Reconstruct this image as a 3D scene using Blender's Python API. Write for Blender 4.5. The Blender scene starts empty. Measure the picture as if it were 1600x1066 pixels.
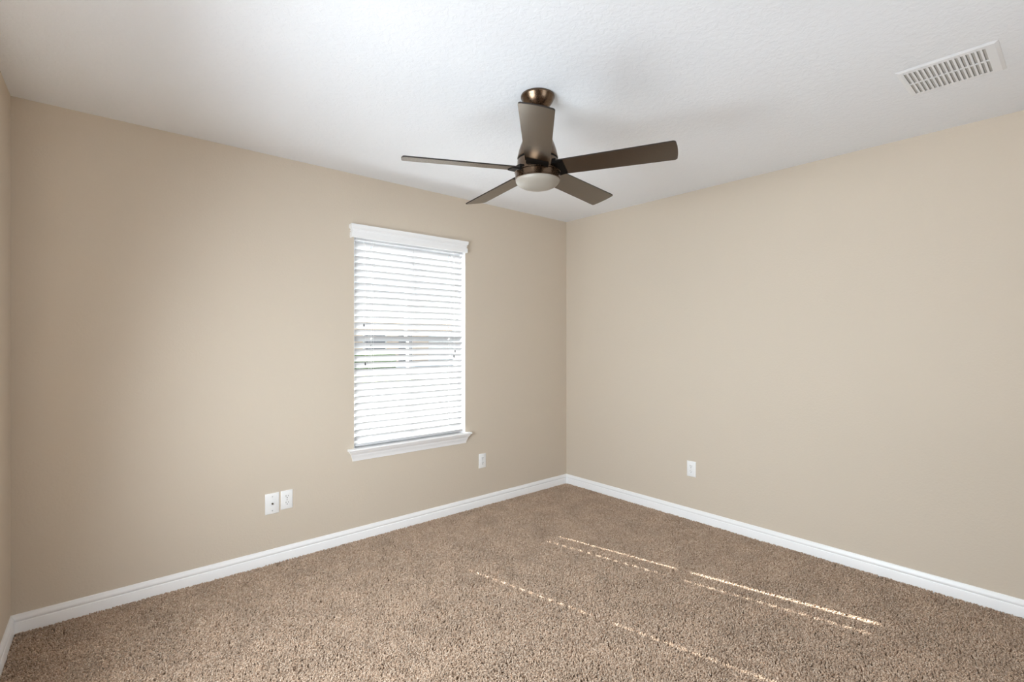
import bpy, bmesh, math, random
from mathutils import Vector, Matrix

random.seed(7)
scn = bpy.context.scene
col = scn.collection
PI = math.pi

# ------------------------------------------------------------------ camera, sky, sun, exposure
H = 2.44                      # ceiling height
EYE = 1.331
YW = 3.187                    # window wall plane
XR = 3.424                    # right wall plane
XL = -0.2505                  # left far corner
YB = -0.95                    # back wall plane (behind the camera)
LEFT_SKEW = math.radians(1.9)

cam_d = bpy.data.cameras.new('camera')
cam = bpy.data.objects.new('camera', cam_d)
col.objects.link(cam)
cam_d.sensor_width = 36.0
cam_d.lens = 36.0 * 775.5 / 1600.0
cam_d.shift_y = (533.0 - 532.3) / 1600.0 * -1
cam_d.clip_start = 0.02
cam.location = (0, 0, EYE)
cam.rotation_euler = (PI / 2, 0, math.radians(49.2) - PI / 2)
scn.camera = cam

world = bpy.data.worlds.new('World')
scn.world = world
world.use_nodes = True
bg = world.node_tree.nodes['Background']
bg.inputs[0].default_value = (0.80, 0.90, 1.0, 1)
bg.inputs[1].default_value = 1.2

sun_d = bpy.data.lights.new('sun', 'SUN')
sun = bpy.data.objects.new('sun', sun_d)
col.objects.link(sun)
sun_d.energy = 42.0
sun_d.color = (1.0, 0.98, 0.96)
sun_d.angle = math.radians(0.53)
_az, _el = math.radians(-77.5), math.radians(36.4)
_dir = Vector((math.cos(_az) * math.cos(_el), math.sin(_az) * math.cos(_el), -math.sin(_el)))
sun.rotation_euler = _dir.to_track_quat('-Z', 'Y').to_euler()
sun.location = (0.5, 9, 6)

# fill light added at an invented window in the left wall, beside the camera
W2 = dict(y0=0.80, y1=2.10, z0=0.62, z1=2.02)
ld = bpy.data.lights.new('left_fill_light', 'AREA')
lo = bpy.data.objects.new('left_fill_light', ld)
col.objects.link(lo)
ld.shape = 'RECTANGLE'
ld.size, ld.size_y = 1.25, 1.1
ld.energy = 60.0
ld.color = (0.84, 0.935, 1.0)
ld.spread = math.radians(150)
lo.location = (-0.44, 1.45, 1.22)
lo.rotation_euler = Vector((1, 0.0, -0.30)).to_track_quat('-Z', 'Z').to_euler()

# fill light added in the unseen hall, shining in through the back doorway
hd = bpy.data.lights.new('hall_fill_light', 'AREA')
ho = bpy.data.objects.new('hall_fill_light', hd)
col.objects.link(ho)
hd.shape = 'RECTANGLE'
hd.size, hd.size_y = 1.4, 1.9
hd.energy = 27.0
hd.color = (0.87, 0.945, 1.0)
ho.location = (1.7, -1.75, 1.15)
ho.rotation_euler = Vector((0, 1, 0)).to_track_quat('-Z', 'Z').to_euler()

vs = scn.view_settings
vs.view_transform = 'Standard'
vs.look = 'None'
vs.exposure = 0.18
vs.gamma = 1.0
vs.use_curve_mapping = False
scn.cycles.use_denoising = True
scn.cycles.max_bounces = 16
scn.cycles.diffuse_bounces = 8
scn.cycles.glossy_bounces = 4
scn.cycles.transparent_max_bounces = 12
scn.cycles.sample_clamp_indirect = 6.0
scn.cycles.caustics_reflective = False
scn.cycles.caustics_refractive = False

# ------------------------------------------------------------------ materials
def srgb(r, g, b):
    f = lambda c: (c / 255 / 12.92) if c / 255 <= 0.04045 else ((c / 255 + 0.055) / 1.055) ** 2.4
    return (f(r), f(g), f(b), 1)

def mat(name, color, rough=0.5, metal=0.0, spec=0.5):
    m = bpy.data.materials.new(name)
    m.use_nodes = True
    b = m.node_tree.nodes['Principled BSDF']
    b.inputs['Base Color'].default_value = color
    b.inputs['Roughness'].default_value = rough
    b.inputs['Metallic'].default_value = metal
    b.inputs['Specular IOR Level'].default_value = spec
    return m

def N(m, t, **kw):
    n = m.node_tree.nodes.new(t)
    for k, v in kw.items():
        setattr(n, k, v)
    return n

def L(m, a, b):
    m.node_tree.links.new(a, b)

def bump(m, height, strength, dist):
    b = N(m, 'ShaderNodeBump')
    b.inputs['Strength'].default_value = strength
    b.inputs['Distance'].default_value = dist
    L(m, height, b.inputs['Height'])
    L(m, b.outputs[0], m.node_tree.nodes['Principled BSDF'].inputs['Normal'])
    return b

def noise(m, scale, detail=2.0, rough=0.5, dist=0.0):
    tc = N(m, 'ShaderNodeTexCoord')
    n = N(m, 'ShaderNodeTexNoise')
    n.inputs['Scale'].default_value = scale
    n.inputs['Detail'].default_value = detail
    n.inputs['Roughness'].default_value = rough
    n.inputs['Distortion'].default_value = dist
    L(m, tc.outputs['Object'], n.inputs['Vector'])
    return n

def ramp(m, src, stops):
    r = N(m, 'ShaderNodeValToRGB')
    e = r.color_ramp.elements
    while len(e) < len(stops):
        e.new(0.5)
    for i, (p, c) in enumerate(stops):
        e[i].position = p
        e[i].color = c
    L(m, src, r.inputs['Fac'])
    return r

M = {}
# wall paint: beige, light orange-peel
m = M['paint'] = mat('beige_wall_paint', srgb(207, 195, 179), 0.75, 0, 0.25)
n = noise(m, 95, 3, 0.55)
bump(m, n.outputs['Fac'], 0.22, 0.004)

# ceiling: white knockdown texture (flattened splatters)
m = M['ceiling'] = mat('white_knockdown_ceiling', srgb(240, 243, 248), 0.85, 0, 0.2)
n = noise(m, 38, 4, 0.6, 0.6)
r = ramp(m, n.outputs['Fac'], [(0.44, (0, 0, 0, 1)), (0.56, (1, 1, 1, 1))])
bump(m, r.outputs[0], 0.20, 0.004)

M['trim'] = mat('white_trim_paint', srgb(243, 243, 244), 0.35, 0, 0.5)
M['vinyl'] = mat('white_vinyl', srgb(240, 240, 240), 0.4)
M['slat'] = mat('white_blind_slat', srgb(200, 201, 203), 0.45, 0, 0.4)
M['cord'] = mat('white_cord', srgb(235, 235, 235), 0.8)
M['tassel'] = mat('dark_tassel', srgb(52, 50, 50), 0.5)
M['plate'] = mat('white_plastic_plate', srgb(240, 240, 240), 0.35)
M['slot'] = mat('dark_slot', srgb(40, 38, 36), 0.7)
M['screw'] = mat('painted_screw', srgb(190, 190, 190), 0.35, 0.6)
M['brass'] = mat('coax_metal', srgb(120, 112, 100), 0.3, 1.0)
M['vent'] = mat('white_vent_metal', srgb(240, 242, 246), 0.5)
M['duct'] = mat('grey_duct_metal', srgb(190, 190, 188), 0.6, 0.0)
M['alu'] = mat('black_rubber', srgb(22, 20, 19), 0.6)

# bronze metal, brushed around the axis
m = M['bronze'] = mat('oil_rubbed_bronze', srgb(108, 90, 74), 0.26, 1.0)
n = noise(m, 300, 2)
r = ramp(m, n.outputs['Fac'], [(0.3, (0.2, 0.2, 0.2, 1)), (0.7, (0.3, 0.3, 0.3, 1))])
L(m, r.outputs[0], m.node_tree.nodes['Principled BSDF'].inputs['Roughness'])
m = M['groove'] = mat('black_groove', srgb(8, 5, 3), 0.6, 0, 0.15)

# blade: dark walnut laminate, long grain
m = M['blade'] = mat('dark_walnut_blade', srgb(36, 24, 14), 0.22, 0, 0.5)
m.node_tree.nodes['Principled BSDF'].inputs['IOR'].default_value = 2.2
m.node_tree.nodes['Principled BSDF'].inputs['Specular Tint'].default_value = (1.0, 0.85, 0.70, 1)
m.node_tree.nodes['Principled BSDF'].inputs['Coat Weight'].default_value = 0.1
m.node_tree.nodes['Principled BSDF'].inputs['Coat Roughness'].default_value = 0.28
tc = N(m, 'ShaderNodeTexCoord')
mp = N(m, 'ShaderNodeMapping')
mp.inputs['Scale'].default_value = (3, 60, 60)
L(m, tc.outputs['Object'], mp.inputs['Vector'])
n = N(m, 'ShaderNodeTexNoise')
n.inputs['Scale'].default_value = 1.6
n.inputs['Detail'].default_value = 5
L(m, mp.outputs[0], n.inputs['Vector'])
r = ramp(m, n.outputs['Fac'], [(0.3, srgb(20, 11, 4)), (0.7, srgb(32, 20, 9))])
L(m, r.outputs[0], m.node_tree.nodes['Principled BSDF'].inputs['Base Color'])
M['blade_edge'] = mat('dark_blade_edge', srgb(30, 22, 17), 0.5)

# frosted glass bowl of the light kit
m = M['frost'] = mat('frosted_glass_bowl', srgb(156, 149, 139), 0.4, 0, 0.4)
m.node_tree.nodes['Principled BSDF'].inputs['Subsurface Weight'].default_value = 0.25
m.node_tree.nodes['Principled BSDF'].inputs['Subsurface Radius'].default_value = (0.02, 0.02, 0.02)

# window glass: thin pane, clear with a fresnel reflection
m = bpy.data.materials.new('window_glass')
m.use_nodes = True
nt = m.node_tree
nt.nodes.clear()
out = nt.nodes.new('ShaderNodeOutputMaterial')
tr = nt.nodes.new('ShaderNodeBsdfTransparent')
tr.inputs[0].default_value = (0.95, 0.97, 0.96, 1)
gl = nt.nodes.new('ShaderNodeBsdfGlossy')
gl.inputs['Roughness'].default_value = 0.02
fr = nt.nodes.new('ShaderNodeFresnel')
fr.inputs[0].default_value = 1.35
mx = nt.nodes.new('ShaderNodeMixShader')
nt.links.new(fr.outputs[0], mx.inputs[0])
nt.links.new(tr.outputs[0], mx.inputs[1])
nt.links.new(gl.outputs[0], mx.inputs[2])
nt.links.new(mx.outputs[0], out.inputs[0])
M['glass'] = m

# carpet pile and its backing
m = M['backing'] = mat('carpet_backing', srgb(112, 90, 72), 0.95, 0, 0.1)
m = M['pile'] = mat('brown_carpet_pile', srgb(168, 143, 122), 0.95, 0, 0.1)
oi = N(m, 'ShaderNodeObjectInfo')
r = ramp(m, oi.outputs['Random'], [(0.0, srgb(156, 131, 110)), (0.3, srgb(184, 159, 137)), (0.75, srgb(196, 173, 152)), (1.0, srgb(214, 193, 174))])
# light and dark patches of pile-direction shading, painted into the tuft colour
n = N(m, 'ShaderNodeTexNoise')
n.inputs['Scale'].default_value = 5.5
n.inputs['Detail'].default_value = 4
n.inputs['Roughness'].default_value = 0.65
L(m, oi.outputs['Location'], n.inputs['Vector'])
r2 = ramp(m, n.outputs['Fac'], [(0.32, (0.80, 0.80, 0.80, 1)), (0.62, (1.0, 1.0, 1.0, 1))])
mxn = N(m, 'ShaderNodeMix', data_type='RGBA', blend_type='MULTIPLY')
mxn.inputs[0].default_value = 1.0
L(m, r.outputs[0], mxn.inputs[6])
L(m, r2.outputs[0], mxn.inputs[7])
L(m, mxn.outputs[2], m.node_tree.nodes['Principled BSDF'].inputs['Base Color'])
m.node_tree.nodes['Principled BSDF'].inputs['Sheen Weight'].default_value = 0.15

# outside
M['concrete'] = mat('pale_concrete', srgb(212, 213, 216), 0.9)
m = M['grass'] = mat('lawn_grass', srgb(120, 138, 70), 0.9)
n = noise(m, 6, 4)
r = ramp(m, n.outputs['Fac'], [(0.3, srgb(96, 106, 66)), (0.7, srgb(136, 140, 104))])
L(m, r.outputs[0], m.node_tree.nodes['Principled BSDF'].inputs['Base Color'])
m = M['hedge'] = mat('hedge_leaves', srgb(70, 96, 44), 0.8)
n = noise(m, 22, 3)
r = ramp(m, n.outputs['Fac'], [(0.35, srgb(44, 62, 30)), (0.65, srgb(104, 128, 66))])
L(m, r.outputs[0], m.node_tree.nodes['Principled BSDF'].inputs['Base Color'])
M['stucco'] = mat('tan_stucco', srgb(196, 172, 150), 0.9)
M['roof'] = mat('grey_shingle_roof', srgb(96, 92, 92), 0.9)
M['garage'] = mat('garage_door_paint', srgb(208, 206, 204), 0.6)
M['darkglass'] = mat('dark_house_glass', srgb(52, 58, 66), 0.1)
M['asphalt'] = mat('asphalt', srgb(120, 118, 118), 0.9)

# ------------------------------------------------------------------ helpers
def finish(name, bm, material, parent=None, smooth=False, loc=None):
    me = bpy.data.meshes.new(name)
    bmesh.ops.recalc_face_normals(bm, faces=bm.faces[:])
    bm.to_mesh(me)
    bm.free()
    if smooth:
        for p in me.polygons:
            p.use_smooth = True
    mats = material if isinstance(material, (list, tuple)) else [material]
    for mm in mats:
        me.materials.append(mm)
    o = bpy.data.objects.new(name, me)
    col.objects.link(o)
    if loc:
        o.location = loc
    if parent:
        o.parent = parent
    return o

def thing(name, label, cat, loc=(0, 0, 0), rot=(0, 0, 0), group=None):
    o = bpy.data.objects.new(name, None)
    o.empty_display_size = 0.05
    col.objects.link(o)
    o.location = loc
    o.rotation_euler = rot
    o['label'] = label
    o['category'] = cat
    if group:
        o['group'] = group
    return o

def tag(o, label, cat, group=None, kind=None):
    o['label'] = label
    o['category'] = cat
    if group:
        o['group'] = group
    if kind:
        o['kind'] = kind
    return o

def structure(o):
    o['kind'] = 'structure'
    return o

def box(bm, x0, x1, y0, y1, z0, z1, mi=0):
    v = [bm.verts.new(p) for p in ((x0, y0, z0), (x1, y0, z0), (x1, y1, z0), (x0, y1, z0),
                                   (x0, y0, z1), (x1, y0, z1), (x1, y1, z1), (x0, y1, z1))]
    for f in ((0, 3, 2, 1), (4, 5, 6, 7), (0, 1, 5, 4), (1, 2, 6, 5), (2, 3, 7, 6), (3, 0, 4, 7)):
        bm.faces.new([v[i] for i in f]).material_index = mi
    return v

def bevel_all(bm, w, seg=2):
    bmesh.ops.bevel(bm, geom=bm.edges[:], offset=w, segments=seg, profile=0.5, affect='EDGES')

def soft(o, angle=35):
    """smooth shading with sharp edges kept"""
    me = o.data
    for p in me.polygons:
        p.use_smooth = True
    me.set_sharp_from_angle(angle=math.radians(angle))
    return o

def lathe(bm, prof, seg=64, cx=0, cy=0, mi=0, cap_end=True):
    rings = []
    for r_, z in prof:
        if r_ < 1e-6:
            rings.append([bm.verts.new((cx, cy, z))])
        else:
            rings.append([bm.verts.new((cx + r_ * math.cos(2 * PI * i / seg), cy + r_ * math.sin(2 * PI * i / seg), z)) for i in range(seg)])
    for a, b in zip(rings, rings[1:]):
        for i in range(seg):
            j = (i + 1) % seg
            if len(a) == 1 and len(b) == 1:
                continue
            if len(a) == 1:
                f = bm.faces.new((a[0], b[i], b[j]))
            elif len(b) == 1:
                f = bm.faces.new((a[i], a[j], b[0]))
            else:
                f = bm.faces.new((a[i], a[j], b[j], b[i]))
            f.material_index = mi

def extrude_profile(bm, prof, p0, p1, out, mitre0=0.0, mitre1=0.0):
    """prof = [(depth, z)], swept from p0 to p1 (x, y); out = unit vector into the room; mitre: shift along the run per unit depth"""
    d = Vector((p1[0] - p0[0], p1[1] - p0[1], 0)).normalized()
    o = Vector((out[0], out[1], 0))
    A = [bm.verts.new(Vector((p0[0], p0[1], z)) + o * t + d * (t * mitre0)) for t, z in prof]
    B = [bm.verts.new(Vector((p1[0], p1[1], z)) + o * t - d * (t * mitre1)) for t, z in prof]
    k = len(prof)
    for i in range(k):
        j = (i + 1) % k
        bm.faces.new((A[i], A[j], B[j], B[i]))
    bm.faces.new(A)
    bm.faces.new(B[::-1])

def tube(bm, pts, r_, seg=8, cap=True):
    rings = []
    for i, p in enumerate(pts):
        p = Vector(p)
        a = Vector(pts[max(i - 1, 0)])
        b = Vector(pts[min(i + 1, len(pts) - 1)])
        t = (b - a).normalized()
        u = t.orthogonal().normalized() if abs(t.z) < 0.99 else Vector((1, 0, 0))
        u = (u - t * u.dot(t)).normalized()
        v = t.cross(u)
        rr = r_[i] if isinstance(r_, (list, tuple)) else r_
        rings.append([bm.verts.new(p + (u * math.cos(2 * PI * k / seg) + v * math.sin(2 * PI * k / seg)) * rr) for k in range(seg)])
    for a, b in zip(rings, rings[1:]):
        for i in range(seg):
            j = (i + 1) % seg
            bm.faces.new((a[i], a[j], b[j], b[i]))
    if cap:
        bm.faces.new(rings[0][::-1])
        bm.faces.new(rings[-1])

# ------------------------------------------------------------------ room shell
def wall_pt(s):
    """point on the left wall, s metres from the far corner towards the camera"""
    return (XL - math.sin(LEFT_SKEW) * s, YW - math.cos(LEFT_SKEW) * s)
LEN_L = (YW - YB) / math.cos(LEFT_SKEW)
XLB = wall_pt(LEN_L)[0]
TH = 0.15
W1 = dict(x0=1.362, x1=2.268, z0=0.598, z1=2.075)

def slab_with_hole(bm, u0, u1, z0, z1, t0, t1, hole, place):
    """wall slab in (u, t, z) with a rectangular hole; place maps (u, t, z) to the world"""
    us = [u0, hole[0], hole[1], u1]
    zs = [z0, hole[2], hole[3], z1]
    g = {}
    for ti, t in enumerate((t0, t1)):
        for i, u in enumerate(us):
            for j, z in enumerate(zs):
                g[i, j, ti] = bm.verts.new(place(u, t, z))
    for i in range(3):
        for j in range(3):
            if i == 1 and j == 1:
                continue
            for ti in (0, 1):
                bm.faces.new((g[i, j, ti], g[i + 1, j, ti], g[i + 1, j + 1, ti], g[i, j + 1, ti]))
    for a, b in (((1, 1), (2, 1)), ((2, 1), (2, 2)), ((2, 2), (1, 2)), ((1, 2), (1, 1))):
        if a in g or True:
            bm.faces.new((g[a + (0,)], g[b + (0,)], g[b + (1,)], g[a + (1,)]))
    for i in range(3):
        for j in (0, 3):
            bm.faces.new((g[i, j, 0], g[i + 1, j, 0], g[i + 1, j, 1], g[i, j, 1]))
            bm.faces.new((g[j, i, 0], g[j, i + 1, 0], g[j, i + 1, 1], g[j, i, 1]))

bm = bmesh.new()
slab_with_hole(bm, XL - TH, XR + TH, -0.05, H + 0.0, YW, YW + 0.13, (W1['x0'], W1['x1'], W1['z0'], W1['z1']), lambda u, t, z: (u, t, z))
structure(finish('wall_window', bm, M['paint']))

bm = bmesh.new()
box(bm, XR, XR + TH, YB - 2.0, YW, -0.05, H)
structure(finish('wall_right', bm, M['paint']))

bm = bmesh.new()
nrm = (-math.cos(LEFT_SKEW), math.sin(LEFT_SKEW))     # outward
s_of = lambda y: (YW - y) / math.cos(LEFT_SKEW)
slab_with_hole(bm, 0.0, LEN_L, -0.05, H, 0.0, TH, (s_of(W2['y1']), s_of(W2['y0']), W2['z0'], W2['z1']),
               lambda s, t, z: (wall_pt(s)[0] + nrm[0] * t, wall_pt(s)[1] + nrm[1] * t, z))
structure(finish('wall_left', bm, M['paint']))

# back wall with the open doorway to the hall, and the hall behind it
D0, D1, DZ = 1.1, 2.3, 2.08
bm = bmesh.new()
box(bm, XLB - TH, D0, YB - 0.12, YB, -0.05, H)
box(bm, D1, XR, YB - 0.12, YB, -0.05, H)
box(bm, D0, D1, YB - 0.12, YB, DZ, H)
structure(finish('wall_back', bm, M['paint']))
bm = bmesh.new()
box(bm, XLB - TH, XR, YB - 2.1, YB - 2.0, -0.05, H)
box(bm, XLB - TH - 0.1, XLB - TH, YB - 2.0, YB - 0.12, -0.05, H)
structure(finish('wall_hall', bm, M['paint']))

bm = bmesh.new()
box(bm, XLB - TH - 0.1, XR + TH, YB - 2.1, YW + TH, H, H + 0.1)
structure(finish('ceiling', bm, M['ceiling']))

bm = bmesh.new()
box(bm, XLB - TH - 0.1, XR + TH, YB - 2.1, YW + TH, -0.06, -0.010)
structure(finish('floor', bm, M['backing']))

# baseboards
BB = [(0, -0.012), (0.0135, -0.012), (0.0135, 0.046), (0.0125, 0.0485), (0.0100, 0.050), (0.0100, 0.054), (0.0118, 0.0565),
      (0.0122, 0.060), (0.0112, 0.066), (0.0090, 0.0715), (0.0070, 0.076), (0.0062, 0.0795), (0.0045, 0.0825), (0.0, 0.0835)]
def baseboard(name, p0, p1, out, m0, m1):
    bm = bmesh.new()
    extrude_profile(bm, BB, p0, p1, out, m0, m1)
    return structure(soft(finish(name, bm, M['trim']), 30))
baseboard('baseboard_window', (XL, YW), (XR, YW), (0, -1), 1, 1)
baseboard('baseboard_right', (XR, YW), (XR, YB), (-1, 0), 1, 1)
baseboard('baseboard_left', wall_pt(0), wall_pt(LEN_L), (math.cos(LEFT_SKEW), -math.sin(LEFT_SKEW)), 1, 1)
baseboard('baseboard_back', (XLB, YB), (D0 - 0.07, YB), (0, 1), 1, 0)
baseboard('baseboard_rear', (D1 + 0.07, YB), (XR, YB), (0, 1), 0, 1)
# doorway casing behind the camera
bm = bmesh.new()
box(bm, D0 - 0.06, D0 + 0.012, YB - 0.125, YB + 0.014, -0.01, DZ)
box(bm, D1 - 0.012, D1 + 0.06, YB - 0.125, YB + 0.014, -0.01, DZ)
box(bm, D0 - 0.06, D1 + 0.06, YB - 0.125, YB + 0.014, DZ - 0.012, DZ + 0.06)
structure(finish('trim_1', bm, M['trim']))

# ------------------------------------------------------------------ window 1
win = bpy.data.objects.new('window_1', None)
col.objects.link(win)
win.location = ((W1['x0'] + W1['x1']) / 2, YW, W1['z0'])
structure(win)
wx, wy, wz = win.location
def wobj(name, bm, m_, smooth=False):
    o = finish(name, bm, m_, None, smooth)
    o.parent = win
    o.matrix_parent_inverse = Matrix.Translation((-wx, -wy, -wz))
    return o
x0, x1, z0, z1 = W1['x0'], W1['x1'], W1['z0'], W1['z1']
xc = (x0 + x1) / 2
# painted reveal lining (jambs and head)
bm = bmesh.new()
box(bm, x0, x0 + 0.003, YW + 0.001, YW + 0.105, z0, z1)
box(bm, x1 - 0.003, x1, YW + 0.001, YW + 0.105, z0, z1)
box(bm, x0, x1, YW + 0.001, YW + 0.105, z1 - 0.003, z1)
wobj('jamb', bm, M['trim'])
def rect_frame(bm, xa, xb, za, zb, ya, yb, sw, tw, bw):
    box(bm, xa, xa + sw, ya, yb, za, zb)
    box(bm, xb - sw, xb, ya, yb, za, zb)
    box(bm, xa + sw, xb - sw, ya, yb, zb - tw, zb)
    box(bm, xa + sw, xb - sw, ya, yb, za, za + bw)
FY = YW + 0.085
bm = bmesh.new()
rect_frame(bm, x0 + 0.003, x1 - 0.003, z0 + 0.012, z1 - 0.003, FY, FY + 0.06, 0.012, 0.016, 0.02)
wobj('window_frame', bm, M['vinyl'])
ZM = 1.342
bm = bmesh.new()
rect_frame(bm, x0 + 0.015, x1 - 0.015, z0 + 0.032, ZM + 0.013, FY + 0.004, FY + 0.026, 0.014, 0.026, 0.04)
box(bm, xc - 0.009, xc + 0.009, FY + 0.008, FY + 0.022, z0 + 0.072, ZM - 0.013)
wobj('lower_sash', bm, M['vinyl'])
bm = bmesh.new()
rect_frame(bm, x0 + 0.015, x1 - 0.015, ZM - 0.013, z1 - 0.019, FY + 0.030, FY + 0.052, 0.012, 0.025, 0.026)
box(bm, xc - 0.009, xc + 0.009, FY + 0.034, FY + 0.048, ZM + 0.013, z1 - 0.044)
wobj('upper_sash', bm, M['vinyl'])
bm = bmesh.new()
box(bm, x0 + 0.029, x1 - 0.029, FY + 0.0135, FY + 0.0165, z0 + 0.072, ZM - 0.013)
wobj('glass_pane', bm, M['glass'])
bm = bmesh.new()
box(bm, x0 + 0.027, x1 - 0.027, FY + 0.0395, FY + 0.0425, ZM + 0.013, z1 - 0.044)
wobj('glass_pane', bm, M['glass'])
# stool: board with rounded nose and short horns; apron: cove moulding with mitred returns
bm = bmesh.new()
nose = [(0, 0.598), (0.034, 0.598), (0.0385, 0.5995), (0.041, 0.6035), (0.041, 0.6075), (0.0385, 0.611), (0.034, 0.6125), (0, 0.6125)]
extrude_profile(bm, nose, (1.3175, YW), (2.3055, YW), (0, -1))
box(bm, x0, x1, YW, YW + 0.085, 0.598, 0.6125)
o = soft(wobj('window_stool', bm, M['trim']), 40)
bm = bmesh.new()
cove = [(0, 0.5285), (0.006, 0.5285), (0.007, 0.535), (0.009, 0.545), (0.0125, 0.555), (0.017, 0.565), (0.018, 0.569), (0.018, 0.5715), (0.0225, 0.578), (0.028, 0.586), (0.032, 0.592), (0.033, 0.598), (0, 0.598)]
cx0, cx1 = 1.358, 2.264
bmv = []
A = [bm.verts.new((cx0 - t, YW - t, z)) for t, z in cove]
B = [bm.verts.new((cx1 + t, YW - t, z)) for t, z in cove]
A2 = [bm.verts.new((cx0 - t, YW, z)) for t, z in cove]
B2 = [bm.verts.new((cx1 + t, YW, z)) for t, z in cove]
for i in range(len(cove) - 1):
    bm.faces.new((A[i], A[i + 1], B[i + 1], B[i]))
    if cove[i][0] > 0 or cove[i + 1][0] > 0:
        try:
            bm.faces.new((A2[i], A2[i + 1], A[i + 1], A[i]))
            bm.faces.new((B[i], B[i + 1], B2[i + 1], B2[i]))
        except ValueError:
            pass
bmesh.ops.remove_doubles(bm, verts=bm.verts[:], dist=1e-5)
soft(wobj('window_apron', bm, M['trim']), 40)

# ------------------------------------------------------------------ blind
blind = thing('window_blind', 'white horizontal slatted blind with tilted slats and moulded valance in the window', 'blind', (xc, YW, 0.6125))
def bpart(name, bm, m_, parent=None, smooth=False):
    o = finish(name, bm, m_, None, smooth)
    if parent is None:
        o.parent = blind
        o.matrix_parent_inverse = Matrix.Translation(-Vector(blind.location))
    else:
        o.parent = parent
        o.matrix_parent_inverse = Matrix.Translation(-Vector(blind.location)) if parent is blind else Matrix.Identity(4)
    return o
SX0, SX1 = 1.374, 2.2435
SY = YW + 0.030                                       # slat axis
TILT = math.radians(45.5)                             # room edge up
SW, ST = 0.0508, 0.0042
PITCH = 0.04482
Z0 = 1.9886                                           # room edge of the first slat below the valance
HOLES = (1.497, 2.131)
LADDERS = (1.497, 1.818, 2.131)
def slat_bm(width=SW, thick=ST, holes=True, hw=0.006, hd=0.0085):
    """slat in its own frame: x along the window, y towards outdoors; slight crown; cord slots cut through"""
    bm = bmesh.new()
    xs = [SX0 - xc]
    if holes:
        for h in HOLES:
            xs += [h - hw - xc, h + hw - xc]
    xs.append(SX1 - xc)
    ys = [-width / 2, -width / 2 + 0.0008, -hd, hd, width / 2 - 0.0008, width / 2]
    crown = lambda y: 0.0016 * (1 - (2 * y / width) ** 2)
    g = {}
    for ti in (0, 1):
        for i, x in enumerate(xs):
            for j, y in enumerate(ys):
                th = thick / 2 * (0.9 if j in (0, len(ys) - 1) else 1.0)
                g[i, j, ti] = bm.verts.new((x, y, crown(y) + (th if ti else -th)))
    hole_cells = {(1 + 2 * k, 2) for k in range(len(HOLES))} if holes else set()
    ni, nj = len(xs) - 1, len(ys) - 1
    for i in range(ni):
        for j in range(nj):
            if (i, j) in hole_cells:
                for (a, b) in (((i, j), (i + 1, j)), ((i + 1, j), (i + 1, j + 1)), ((i + 1, j + 1), (i, j + 1)), ((i, j + 1), (i, j))):
                    bm.faces.new((g[a + (0,)], g[b + (0,)], g[b + (1,)], g[a + (1,)]))
                continue
            for ti in (0, 1):
                bm.faces.new((g[i, j, ti], g[i + 1, j, ti], g[i + 1, j + 1, ti], g[i, j + 1, ti]))
    for i in range(ni):
        for j in (0, nj):
            bm.faces.new((g[i, j, 0], g[i + 1, j, 0], g[i + 1, j, 1], g[i, j, 1]))
    for j in range(nj):
        for i in (0, ni):
            bm.faces.new((g[i, j, 0], g[i, j + 1, 0], g[i, j + 1, 1], g[i, j, 1]))
    return bm
first = None
NS = 31
rnd = random.Random(3)
for k in range(NS):
    if first is None:
        first = soft(finish('slat', slat_bm(), M['slat']), 25)
        s = first
    else:
        s = first.copy()
        col.objects.link(s)
    s.parent = blind
    til = TILT + math.radians(rnd.uniform(-0.8, 0.8))
    zk = Z0 - (k - 1) * PITCH - SW / 2 * math.sin(til)
    s.location = (0, SY - YW, zk - blind.location.z)
    s.rotation_euler = (-til, 0, 0)
# bottom rail: thick slat resting just above the stool
bm = bmesh.new()
box(bm, SX0 - xc, SX1 - xc, -0.0254, 0.0254, -0.008, 0.008)
bevel_all(bm, 0.002, 2)
o = soft(finish('bottom_rail', bm, M['slat']), 35)
o.parent = blind
o.location = (0, SY - YW, 0.637 - 0.0135 - blind.location.z + 0.004)
o.rotation_euler = (math.radians(-8), 0, 0)
# headrail behind the valance
bm = bmesh.new()
box(bm, SX0, SX1, YW + 0.006, YW + 0.055, 2.005, 2.040)
bpart('headrail', bm, M['slat'])
# valance: stepped crown profile with returns to the wall
bm = bmesh.new()
vp = [(0, 2.100), (0.046, 2.100), (0.047, 2.097), (0.0465, 2.080), (0.0435, 2.075), (0.037, 2.068), (0.034, 2.0650), (0.0395, 2.0630), (0.0395, 2.0570),
      (0.026, 2.0565), (0.026, 2.0490), (0.040, 2.0480), (0.041, 2.038), (0.041, 2.016), (0.040, 2.0125), (0.0365, 2.012), (0.0325, 2.012), (0.0325, 2.090), (0, 2.090)]
vx0, vx1 = 1.3265, 2.2665
A, B, A2, B2 = [], [], [], []
D = 0.047
for t, z in vp[1:16]:
    A.append(bm.verts.new((vx0 + (D - t), YW - t, z)))
    B.append(bm.verts.new((vx1 - (D - t) + 0.0, YW - t, z)))
    A2.append(bm.verts.new((vx0 + (D - t), YW - 0.001, z)))
    B2.append(bm.verts.new((vx1 - (D - t), YW - 0.001, z)))
for i in range(len(A) - 1):
    bm.faces.new((A[i], A[i + 1], B[i + 1], B[i]))
    bm.faces.new((A2[i], A2[i + 1], A[i + 1], A[i]))
    bm.faces.new((B[i], B[i + 1], B2[i + 1], B2[i]))
bm.faces.new((A[0], B[0], B2[0], A2[0]))
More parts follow.
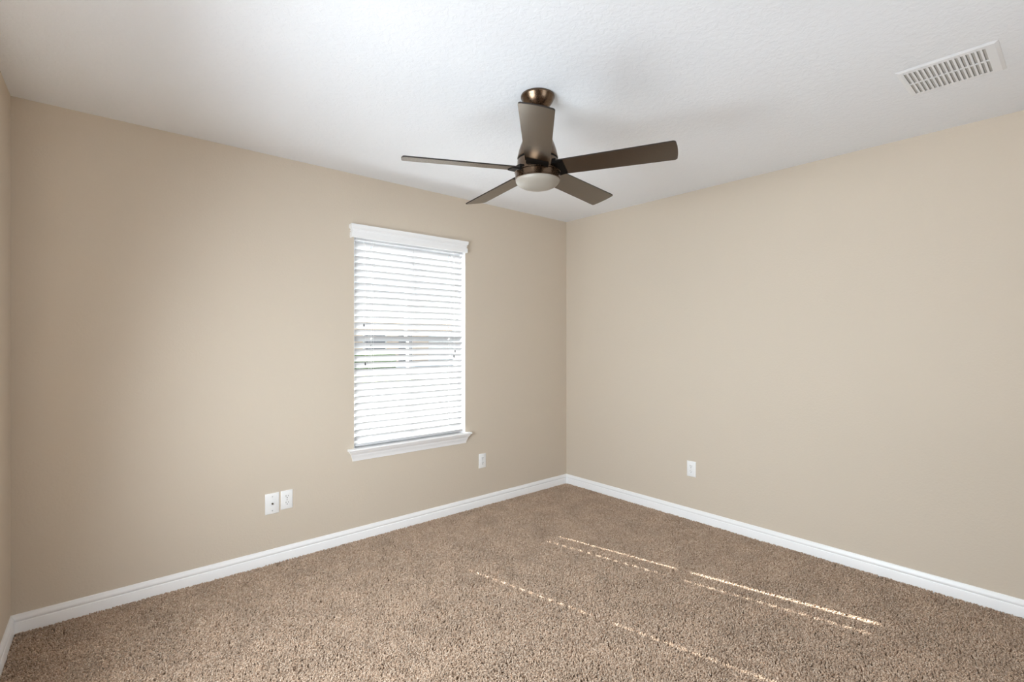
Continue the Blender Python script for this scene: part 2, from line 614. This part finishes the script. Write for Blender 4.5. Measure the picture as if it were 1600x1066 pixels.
# inner face and lower lip so that the board has its thickness
q = 0.012
I = [bm.verts.new(p) for p in ((vx0 + q, YW - D + q, 2.012), (vx1 - q, YW - D + q, 2.012), (vx1 - q, YW - D + q, 2.09), (vx0 + q, YW - D + q, 2.09))]
bm.faces.new(I)
bm.faces.new((A[-1], I[0], I[1], B[-1]))
I2 = [bm.verts.new(p) for p in ((vx0 + q, YW - 0.001, 2.012), (vx0 + q, YW - 0.001, 2.09), (vx1 - q, YW - 0.001, 2.012), (vx1 - q, YW - 0.001, 2.09))]
bm.faces.new((I[0], I2[0], I2[1], I[3]))
bm.faces.new((I[1], I2[2], I2[3], I[2]))
bm.faces.new((A[-1], A2[-1], I2[0], I[0]))
bm.faces.new((B[-1], I[1], I2[2], B2[-1]))
soft(bpart('valance', bm, M['trim']), 30)
# ladder cords: a front and a back string per set, with rungs under the slats
dy = SW / 2 * math.cos(TILT) + 0.0012
for h in LADDERS:
    bm = bmesh.new()
    for off in (-0.0075, 0.0075):
        tube(bm, [(h + off, SY - dy, 2.01), (h + off, SY - dy, 0.648)], 0.0007, 6)
        tube(bm, [(h + off, SY + dy, 2.01), (h + off, SY + dy, 0.640)], 0.0007, 6)
    bpart('ladder_cord', bm, M['cord'], smooth=True)
# hanging cords with dark tassels
def hang(name, x, zt, lean=0.0, th=0.019):
    yf = YW - 0.006
    bm = bmesh.new()
    tube(bm, [(x - lean, yf + 0.012, 2.02), (x - lean * 0.8, yf, 1.98), (x, yf, zt + th)], 0.0008, 6)
    c = bpart(name, bm, M['cord'], smooth=True)
    bm = bmesh.new()
    lathe(bm, [(0, zt + th), (0.0026, zt + th), (0.0032, zt + th - 0.003), (0.0042, zt + th * 0.6), (0.0046, zt + 0.002), (0.0040, zt), (0, zt)], 16, x, yf)
    t = finish('tassel', bm, M['tassel'], None, True)
    t.parent = c
    t.matrix_parent_inverse = Matrix.Identity(4)
    t['label'] = 'dark tassel'
hang('tilt_cord', 1.4290, 1.4245)
hang('tilt_cord', 1.4385, 1.1650)
hang('lift_cord', 2.1660, 1.2385, 0.006)
hang('lift_cord', 2.1560, 1.2000, 0.002)

# ------------------------------------------------------------------ added window, out of view: frame for the left fill light
w2 = bpy.data.objects.new('added_window', None)
col.objects.link(w2)
sm = s_of((W2['y0'] + W2['y1']) / 2)
w2.location = (wall_pt(sm)[0], wall_pt(sm)[1], W2['z0'])
w2.rotation_euler = (0, 0, -LEFT_SKEW)
structure(w2)
hw = (W2['y1'] - W2['y0']) / 2
bm = bmesh.new()
hh = W2['z1'] - W2['z0']
for (ya, yb, za, zb) in ((-hw, -hw + 0.03, 0, hh), (hw - 0.03, hw, 0, hh), (-hw + 0.03, hw - 0.03, hh - 0.03, hh), (-hw + 0.03, hw - 0.03, 0, 0.03), (-hw + 0.03, hw - 0.03, hh / 2 - 0.02, hh / 2 + 0.02)):
    box(bm, -0.085, -0.045, ya, yb, za, zb)
finish('window_frame', bm, M['vinyl'], w2)

# ------------------------------------------------------------------ carpet pile
def carpet():
    me = bpy.data.meshes.new('carpet')
    xa = XLB + 0.0
    # visible part of the room floor plus a margin
    poly = [(XL + 0.012, YW - 0.012), wall_pt(LEN_L - 0.01), (XR - 0.012, YB + 0.01), (XR - 0.012, YW - 0.012)]
    poly[1] = (poly[1][0] + 0.013, poly[1][1])
    me.from_pydata([(x, y, -0.0095) for x, y in poly], [], [(0, 1, 2, 3)])
    o = bpy.data.objects.new('carpet', me)
    col.objects.link(o)
    me.materials.append(M['backing'])
    ng = bpy.data.node_groups.new('pile', 'GeometryNodeTree')
    ng.interface.new_socket('Geometry', in_out='INPUT', socket_type='NodeSocketGeometry')
    ng.interface.new_socket('Geometry', in_out='OUTPUT', socket_type='NodeSocketGeometry')
    nd = ng.nodes
    gi = nd.new('NodeGroupInput'); go = nd.new('NodeGroupOutput')
    dp = nd.new('GeometryNodeDistributePointsOnFaces')
    dp.distribute_method = 'RANDOM'
    dp.inputs['Density'].default_value = 42000
    dp.inputs['Seed'].default_value = 4
    # tuft: tapered, capped stub
    cone = nd.new('GeometryNodeMeshCone')
    cone.inputs['Vertices'].default_value = 5
    cone.inputs['Side Segments'].default_value = 1
    cone.inputs['Radius Top'].default_value = 0.0025
    cone.inputs['Radius Bottom'].default_value = 0.0025
    cone.inputs['Depth'].default_value = 0.0105
    sm_ = nd.new('GeometryNodeSetMaterial'); sm_.inputs['Material'].default_value = M['pile']
    iop = nd.new('GeometryNodeInstanceOnPoints')
    # lean of the pile follows a slow noise (brushed areas), plus a random part
    pos = nd.new('GeometryNodeInputPosition')
    nz = nd.new('ShaderNodeTexNoise'); nz.inputs['Scale'].default_value = 4.5; nz.inputs['Detail'].default_value = 2.0
    ng.links.new(pos.outputs[0], nz.inputs['Vector'])
    sub = nd.new('ShaderNodeVectorMath'); sub.operation = 'SUBTRACT'; sub.inputs[1].default_value = (0.5, 0.5, 0.5)
    ng.links.new(nz.outputs['Color'], sub.inputs[0])
    scl = nd.new('ShaderNodeVectorMath'); scl.operation = 'MULTIPLY'; scl.inputs[1].default_value = (2.2, 2.2, 0.0)
    ng.links.new(sub.outputs[0], scl.inputs[0])
    rv = nd.new('FunctionNodeRandomValue'); rv.data_type = 'FLOAT_VECTOR'
    rv.inputs[0].default_value = (-0.5, -0.5, 0.0); rv.inputs[1].default_value = (0.5, 0.5, 6.28)
    add = nd.new('ShaderNodeVectorMath'); add.operation = 'ADD'
    ng.links.new(scl.outputs[0], add.inputs[0]); ng.links.new(rv.outputs[0], add.inputs[1])
    rs = nd.new('FunctionNodeRandomValue'); rs.data_type = 'FLOAT'
    rs.inputs[2].default_value = 0.7; rs.inputs[3].default_value = 1.25
    rs.inputs['Seed'].default_value = 9
    ng.links.new(gi.outputs[0], dp.inputs['Mesh'])
    ng.links.new(dp.outputs['Points'], iop.inputs['Points'])
    ng.links.new(cone.outputs['Mesh'], sm_.inputs['Geometry'])
    ng.links.new(sm_.outputs[0], iop.inputs['Instance'])
    ng.links.new(add.outputs[0], iop.inputs['Rotation'])
    ng.links.new(rs.outputs[1], iop.inputs['Scale'])
    jn = nd.new('GeometryNodeJoinGeometry')
    ng.links.new(gi.outputs[0], jn.inputs[0])
    ng.links.new(iop.outputs[0], jn.inputs[0])
    ng.links.new(jn.outputs[0], go.inputs[0])
    md = o.modifiers.new('pile', 'NODES')
    md.node_group = ng
    return tag(o, 'brown textured cut pile carpet covering the whole floor', 'carpet', kind='stuff')
carpet()

# ------------------------------------------------------------------ ceiling fan
FX, FYc = 1.558, 1.627
fan = thing('ceiling_fan', 'dark bronze five-blade ceiling fan with frosted bowl light, hung from the ceiling', 'ceiling fan', (FX, FYc, H))
def fpart(name, bm, m_, parent=None, ang=40):
    o = finish(name, bm, m_, parent or fan)
    return soft(o, ang)
z = lambda a: a - H
bm = bmesh.new()
lathe(bm, [(0.0, z(2.4395)), (0.0755, z(2.4395)), (0.0765, z(2.437)), (0.0765, z(2.430)), (0.0745, z(2.4275)), (0.0715, z(2.4195)), (0.0655, z(2.409)), (0.058, z(2.399)),
           (0.0490, z(2.3895)), (0.042, z(2.3845)), (0.036, z(2.3825)), (0.031, z(2.3815)), (0.0, z(2.3815))], 72)
canopy = fpart('canopy', bm, M['bronze'])
bm = bmesh.new()
lathe(bm, [(0, z(2.3815)), (0.0285, z(2.3815)), (0.0285, z(2.376)), (0.024, z(2.374)), (0.0, z(2.374))], 48)
fpart('collar', bm, M['bronze'])
bm = bmesh.new()
lathe(bm, [(0, z(2.374)), (0.0185, z(2.374)), (0.0185, z(2.285)), (0, z(2.285))], 32)
fpart('downrod', bm, M['bronze'])
bm = bmesh.new()
lathe(bm, [(0, z(2.296)), (0.030, z(2.296)), (0.034, z(2.293)), (0.046, z(2.277)), (0.058, z(2.257)), (0.069, z(2.235)), (0.078, z(2.212)), (0.0850, z(2.190)), (0.0895, z(2.170)),
           (0.0925, z(2.1575)), (0.0915, z(2.155)), (0.0, z(2.155))], 72)
fpart('motor_housing', bm, M['bronze'])
bm = bmesh.new()
lathe(bm, [(0.0, z(2.155)), (0.0905, z(2.155)), (0.0905, z(2.147)), (0.0, z(2.147))], 64)
fpart('groove_ring', bm, M['groove'])
bm = bmesh.new()
lathe(bm, [(0, z(2.147)), (0.0905, z(2.147)), (0.0915, z(2.145)), (0.0940, z(2.096)), (0.0945, z(2.0930)), (0.0, z(2.0930))], 72)
fpart('rotor', bm, M['bronze'])
bm = bmesh.new()
lathe(bm, [(0, z(2.093)), (0.1025, z(2.0935)), (0.1040, z(2.0925)), (0.1040, z(2.0900)), (0.0990, z(2.0885)), (0.0990, z(2.0868)), (0.1018, z(2.0862)), (0.1018, z(2.0630)), (0.1005, z(2.0622)), (0.1005, z(2.0610)), (0.1030, z(2.0602)), (0.1030, z(2.0580)), (0.1010, z(2.0570)), (0.0970, z(2.0565)), (0, z(2.0565))], 96)
ring = fpart('light_ring', bm, M['bronze'])
bm = bmesh.new()
prof = [(0.0995, z(2.0565))]
for i in range(1, 15):
    a = i / 14 * PI / 2
    prof.append((0.0995 * math.cos(a) if i < 14 else 0.0, z(2.0545) - 0.0385 * math.sin(a) ** 1.0))
lathe(bm, [(0.0, z(2.0565))] + prof, 72)
bowl = fpart('glass_bowl', bm, M['frost'])
bowl['label'] = 'frosted glass bowl'

# blades: long planks with a waist at the root, small rounded tip corners, pitched, each with a holder whose black stands in for root shade
PITCHB = math.radians(13.1)
def blade_outline():
    R0, R1, w0, w1 = 0.0985, 0.600, 0.110, 0.1285
    pts = []
    rc = 0.013
    bow = 0.004
    pts.append((R0, -w0 / 2))
    for t in (0.25, 0.5, 0.75):
        pts.append((R0 + (R1 - R0) * t, -(w0 + (w1 - w0) * t) / 2))
    for i in range(6):
        a = -PI / 2 + i / 5 * PI / 2
        pts.append((R1 - rc + rc * math.cos(a), -w1 / 2 + rc + rc * math.sin(a)))
    pts.append((R1 + bow * 0.8, -w1 / 5)); pts.append((R1 + bow, 0)); pts.append((R1 + bow * 0.8, w1 / 5))
    for i in range(6):
        a = i / 5 * PI / 2
        pts.append((R1 - rc + rc * math.cos(a), w1 / 2 - rc + rc * math.sin(a)))
    for t in (0.75, 0.5, 0.25):
        pts.append((R0 + (R1 - R0) * t, (w0 + (w1 - w0) * t) / 2))
    pts.append((R0, w0 / 2))
    return pts
def blade_bm():
    bm = bmesh.new()
    th = 0.0055
    P = blade_outline()
    lo_ = [bm.verts.new((x, y, -th / 2)) for x, y in P]
    hi_ = [bm.verts.new((x, y, th / 2)) for x, y in P]
    bm.faces.new(lo_[::-1])
    bm.faces.new(hi_)
    for i in range(len(P)):
        j = (i + 1) % len(P)
        bm.faces.new((lo_[i], lo_[j], hi_[j], hi_[i])).material_index = 1
    return bm
def holder_bm():
    """blade iron let into the rotor; its black tongue stands in for shade under the root"""
    bm = bmesh.new()
    v = []
    for x, w, za, zb in ((0.070, 0.098, -0.0105, 0.014), (0.0965, 0.100, -0.0105, 0.014), (0.0975, 0.100, -0.0100, -0.0028), (0.128, 0.098, -0.0062, -0.0028)):
        v.append([bm.verts.new((x, s_ * w / 2, zz)) for s_, zz in ((-1, za), (1, za), (1, zb), (-1, zb))])
    for a, b in zip(v, v[1:]):
        for i in range(4):
            j = (i + 1) % 4
            bm.faces.new((a[i], a[j], b[j], b[i]))
    bm.faces.new(v[0]); bm.faces.new(v[-1][::-1])
    return bm
proto = proto_h = None
TX, TY = -0.0059, -0.0163
for k in range(5):
    a = -2.3434 + k * 2 * PI / 5
    rx = Vector((math.cos(a), math.sin(a), 0)); ty = Vector((-math.sin(a), math.cos(a), 0))
    v = ty * math.cos(PITCHB) + Vector((0, 0, -1)) * math.sin(PITCHB)
    rx.z = TX * rx.x + TY * rx.y
    v.z += TX * v.x + TY * v.y
    nz_ = rx.cross(v).normalized()
    mtx = Matrix((( rx.x, v.x, nz_.x, 0), (rx.y, v.y, nz_.y, 0), (rx.z, v.z, nz_.z, 2.104 - H), (0, 0, 0, 1)))
    if proto is None:
        proto = finish('blade', blade_bm(), [M['blade'], M['blade_edge']])
        proto_h = soft(finish('blade_holder_shade', holder_bm(), M['groove']), 30)
        b, h = proto, proto_h
    else:
        b = proto.copy(); col.objects.link(b)
        h = proto_h.copy(); col.objects.link(h)
    b.parent = fan
    b.matrix_local = mtx
    h.parent = b
    h.matrix_local = Matrix.Identity(4)

# ------------------------------------------------------------------ ceiling register
def register():
    X0, X1, Y0, Y1 = 2.548, 2.846, 0.213, 0.521
    t = thing('ceiling_vent', 'white metal air register with two rows of slots on the ceiling', 'vent', ((X0 + X1) / 2, (Y0 + Y1) / 2, H))
    cx, cy = (X0 + X1) / 2, (Y0 + Y1) / 2
    bm = bmesh.new()
    rows = ((2.582, 2.694), (2.707, 2.819))
    ys = [0.2475 + i * (0.2545 / 16) for i in range(17)]
    fz, bz = -0.0050, -0.0038
    # face plate as a grid with slots
    xs = [X0 + 0.011, rows[0][0], rows[0][1], rows[1][0], rows[1][1], X1 - 0.011]
    yy = [Y0 + 0.011]
    for y in ys[:-1]:
        yy += [y + 0.0040, y + 0.0130]
    yy.append(Y1 - 0.011)
    g = {}
    for ti, zz in enumerate((fz, bz)):
        for i, x in enumerate(xs):
            for j, y in enumerate(yy):
                g[i, j, ti] = bm.verts.new((x - cx, y - cy, zz))
    for i in range(len(xs) - 1):
        for j in range(len(yy) - 1):
            if i in (1, 3) and j % 2 == 1:
                for a, b in (((i, j), (i + 1, j)), ((i + 1, j), (i + 1, j + 1)), ((i + 1, j + 1), (i, j + 1)), ((i, j + 1), (i, j))):
                    bm.faces.new((g[a + (0,)], g[b + (0,)], g[b + (1,)], g[a + (1,)]))
                continue
            bm.faces.new((g[i, j, 0], g[i + 1, j, 0], g[i + 1, j + 1, 0], g[i, j + 1, 0]))
    # bevelled rim up to the ceiling
    oc = [(X0, Y0), (X1, Y0), (X1, Y1), (X0, Y1)]
    ic = [(xs[0], yy[0]), (xs[-1], yy[0]), (xs[-1], yy[-1]), (xs[0], yy[-1])]
    rim = [[bm.verts.new((x - cx, y - cy, zz)) for x, y in oc] for zz in (-0.0003, -0.0012)]
    inn = [bm.verts.new((x - cx, y - cy, fz)) for x, y in ic]
    for i in range(4):
        j = (i + 1) % 4
        bm.faces.new((rim[0][i], rim[0][j], rim[1][j], rim[1][i]))
        bm.faces.new((rim[1][i], rim[1][j], inn[j], inn[i]))
    bmesh.ops.remove_doubles(bm, verts=bm.verts[:], dist=1e-5)
    finish('face_plate', bm, M['vent'], t)
    bm = bmesh.new()
    box(bm, X0 + 0.012 - cx, X1 - 0.012 - cx, Y0 + 0.012 - cy, Y1 - 0.012 - cy, -0.0011, -0.0004)
    finish('duct_opening', bm, M['duct'], t)
    # curved fins behind the slots, one per slot of each row
    p = None
    for r0, r1 in rows:
        for y in ys[:-1]:
            if p is None:
                bm = bmesh.new()
                v = [[bm.verts.new((x, -0.0045 + 0.009 * q_, -0.0037 + 0.0022 * q_ ** 1.6)) for x in (-0.056, 0.056)] for q_ in (0, 0.35, 0.7, 1.0)]
                w = [[bm.verts.new((vv.co.x, vv.co.y, vv.co.z + 0.0005)) for vv in row] for row in v]
                for a, b in zip(v, v[1:]):
                    bm.faces.new((a[0], a[1], b[1], b[0]))
                for a, b in zip(w, w[1:]):
                    bm.faces.new((a[0], b[0], b[1], a[1]))
                p = finish('fin', bm, M['duct'], t, True)
                o = p
            else:
                o = p.copy(); col.objects.link(o)
            o.location = ((r0 + r1) / 2 - cx, y + 0.0085 - cy, 0)
register()

# ------------------------------------------------------------------ wall plates
def rounded_plate(bm, w, h, d, b=0.004):
    """bevelled plate in the xz plane, back at y = 0, front at y = -d"""
    back = [(-w / 2, -h / 2), (w / 2, -h / 2), (w / 2, h / 2), (-w / 2, h / 2)]
    lay = [(0.0, 0.0), (0.0, d * 0.45), (b * 0.35, d * 0.8), (b, d)]
    R = []
    for ins, dep in lay:
        R.append([bm.verts.new((sx * (w / 2 - ins), -dep, sz * (h / 2 - ins))) for sx, sz in ((-1, -1), (1, -1), (1, 1), (-1, 1))])
    for a, c in zip(R, R[1:]):
        for i in range(4):
            j = (i + 1) % 4
            bm.faces.new((a[i], a[j], c[j], c[i]))
    bm.faces.new(R[-1])
    bm.faces.new(R[0][::-1])
def disc(bm, cx, cz, r_, y0, y1, seg=20):
    A = [bm.verts.new((cx + r_ * math.cos(2 * PI * i / seg), y0, cz + r_ * math.sin(2 * PI * i / seg))) for i in range(seg)]
    B = [bm.verts.new((cx + r_ * math.cos(2 * PI * i / seg), y1, cz + r_ * math.sin(2 * PI * i / seg))) for i in range(seg)]
    for i in range(seg):
        j = (i + 1) % seg
        bm.faces.new((A[i], A[j], B[j], B[i]))
    bm.faces.new(A); bm.faces.new(B)
def outlet(label, loc, rz=0, w=0.070, h=0.114):
    t = thing('wall_outlet', label, 'outlet', loc, (0, 0, rz), 'white duplex outlets low on the walls')
    bm = bmesh.new(); rounded_plate(bm, w, h, 0.006)
    soft(finish('cover_plate', bm, M['plate'], t), 50)
    for cz in (0.0195, -0.0195):
        bm = bmesh.new()
        # receptacle face: circle clipped flat at top and bottom
        P = []
        for i in range(32):
            a = 2 * PI * i / 32
            P.append((0.0172 * math.cos(a), max(-0.0143, min(0.0143, 0.0172 * math.sin(a)))))
        A = [bm.verts.new((x, -0.0055, cz + zz)) for x, zz in P]
        B = [bm.verts.new((x * 0.97, -0.0076, cz + zz * 0.97)) for x, zz in P]
        for i in range(32):
            j = (i + 1) % 32
            bm.faces.new((A[i], A[j], B[j], B[i]))
        bm.faces.new(B); bm.faces.new(A[::-1])
        f = soft(finish('receptacle', bm, M['plate'], t), 50)
        bm = bmesh.new()
        box(bm, -0.0075, -0.0052, -0.0080, -0.0070, cz + 0.0005, cz + 0.0085)
        box(bm, 0.0052, 0.0072, -0.0080, -0.0070, cz + 0.0015, cz + 0.0080)
        disc(bm, 0, cz - 0.0068, 0.0028, -0.0080, -0.0070, 14)
        finish('socket_slots', bm, M['slot'], f)
    bm = bmesh.new(); disc(bm, 0, 0, 0.0032, -0.0072, -0.0050, 16)
    finish('screw', bm, M['screw'], t)
    return t
outlet('white duplex outlet beside the coaxial plate, on the window wall', (0.9375, YW, 0.3625), w=0.069, h=0.112)
outlet('small white duplex outlet on the window wall, below the window towards the corner', (2.434, YW, 0.362))
outlet('white duplex outlet alone on the right wall above the baseboard', (XR, 1.9225, 0.3765), math.radians(-90))
t = thing('coaxial_plate', 'white blank wall plate with one central coaxial socket, left of the outlet', 'wall plate', (0.8540, YW, 0.3555))
bm = bmesh.new(); rounded_plate(bm, 0.078, 0.122, 0.0062)
soft(finish('cover_plate', bm, M['plate'], t), 50)
bm = bmesh.new(); disc(bm, 0, 0, 0.0058, -0.0085, -0.0055, 6)
disc(bm, 0, 0, 0.0043, -0.0135, -0.0084, 18)
finish('coaxial_jack', bm, M['brass'], t)
for sz in (1, -1):
    bm = bmesh.new(); disc(bm, 0, sz * 0.042, 0.0033, -0.0072, -0.0055, 16)
    finish('screw', bm, M['screw'], t)

# ------------------------------------------------------------------ outdoors, seen through the slats
G = -0.30
bm = bmesh.new()
box(bm, -40, 70, YW + TH, 90, G - 0.3, G)
structure(finish('ground', bm, M['concrete']))
bm = bmesh.new()
box(bm, -10, 10.6, 18.0, 22.5, G, G + 0.05)
tag(finish('lawn', bm, M['grass']), 'sunlit green lawn across the street, seen between the slats', 'lawn', kind='stuff')
# hedge: lumpy clipped row
def hedge(name, x0, x1, y0, y1, hgt, label):
    bm = bmesh.new()
    box(bm, x0, x1, y0, y1, G, G + hgt)
    bmesh.ops.subdivide_edges(bm, edges=bm.edges[:], cuts=9, use_grid_fill=True)
    rr = random.Random(5)
    for v in bm.verts:
        if v.co.z > G + 0.02:
            v.co += Vector((rr.uniform(-.07, .07), rr.uniform(-.07, .07), rr.uniform(-.12, .08)))
    return tag(finish(name, bm, M['hedge']), label, 'hedge')
hedge('hedge', 9.0, 13.4, 25.6, 26.6, 1.0, 'clipped green hedge in front of the house across the street')
# house across the street
def house():
    hx, hy = 17.0, 33.0
    t = thing('neighbor_house', 'tan stucco house with grey roof across the street, seen between the slats', 'house', (hx, hy, G))
    bm = bmesh.new(); box(bm, -9, 9, -3, 7, 0, 3.0)
    finish('house_wall', bm, M['stucco'], t)
    bm = bmesh.new()
    v = [bm.verts.new(p) for p in ((-9.6, -3.6, 2.95), (9.6, -3.6, 2.95), (9.6, 7.6, 2.95), (-9.6, 7.6, 2.95), (-5, 2, 5.2), (5, 2, 5.2))]
    for f in ((0, 1, 5, 4), (1, 2, 5), (2, 3, 4, 5), (3, 0, 4), (3, 2, 1, 0)):
        bm.faces.new([v[i] for i in f])
    finish('roof', bm, M['roof'], t)
    bm = bmesh.new()
    box(bm, 1.2, 5.8, -3.06, -2.98, 0, 2.2)
    for i in range(4):
        for j in range(6):
            box(bm, 1.3 + j * 0.75, 1.95 + j * 0.75, -3.09, -3.05, 0.08 + i * 0.54, 0.5 + i * 0.54)
    finish('garage_door', bm, M['garage'], t)
    for xa in (-7.2, -3.6):
        bm = bmesh.new()
        rect_frame(bm, xa, xa + 1.6, 0.8, 2.2, -3.08, -2.98, 0.08, 0.08, 0.08)
        w = finish('house_window', bm, M['garage'], t)
        bm = bmesh.new(); box(bm, xa + 0.08, xa + 1.52, -3.04, -3.01, 0.88, 2.12)
        finish('pane', bm, M['darkglass'], w)
    bm = bmesh.new(); box(bm, -1.1, -0.1, -3.06, -2.98, 0, 2.15)
    finish('front_door', bm, M['roof'], t)
house()
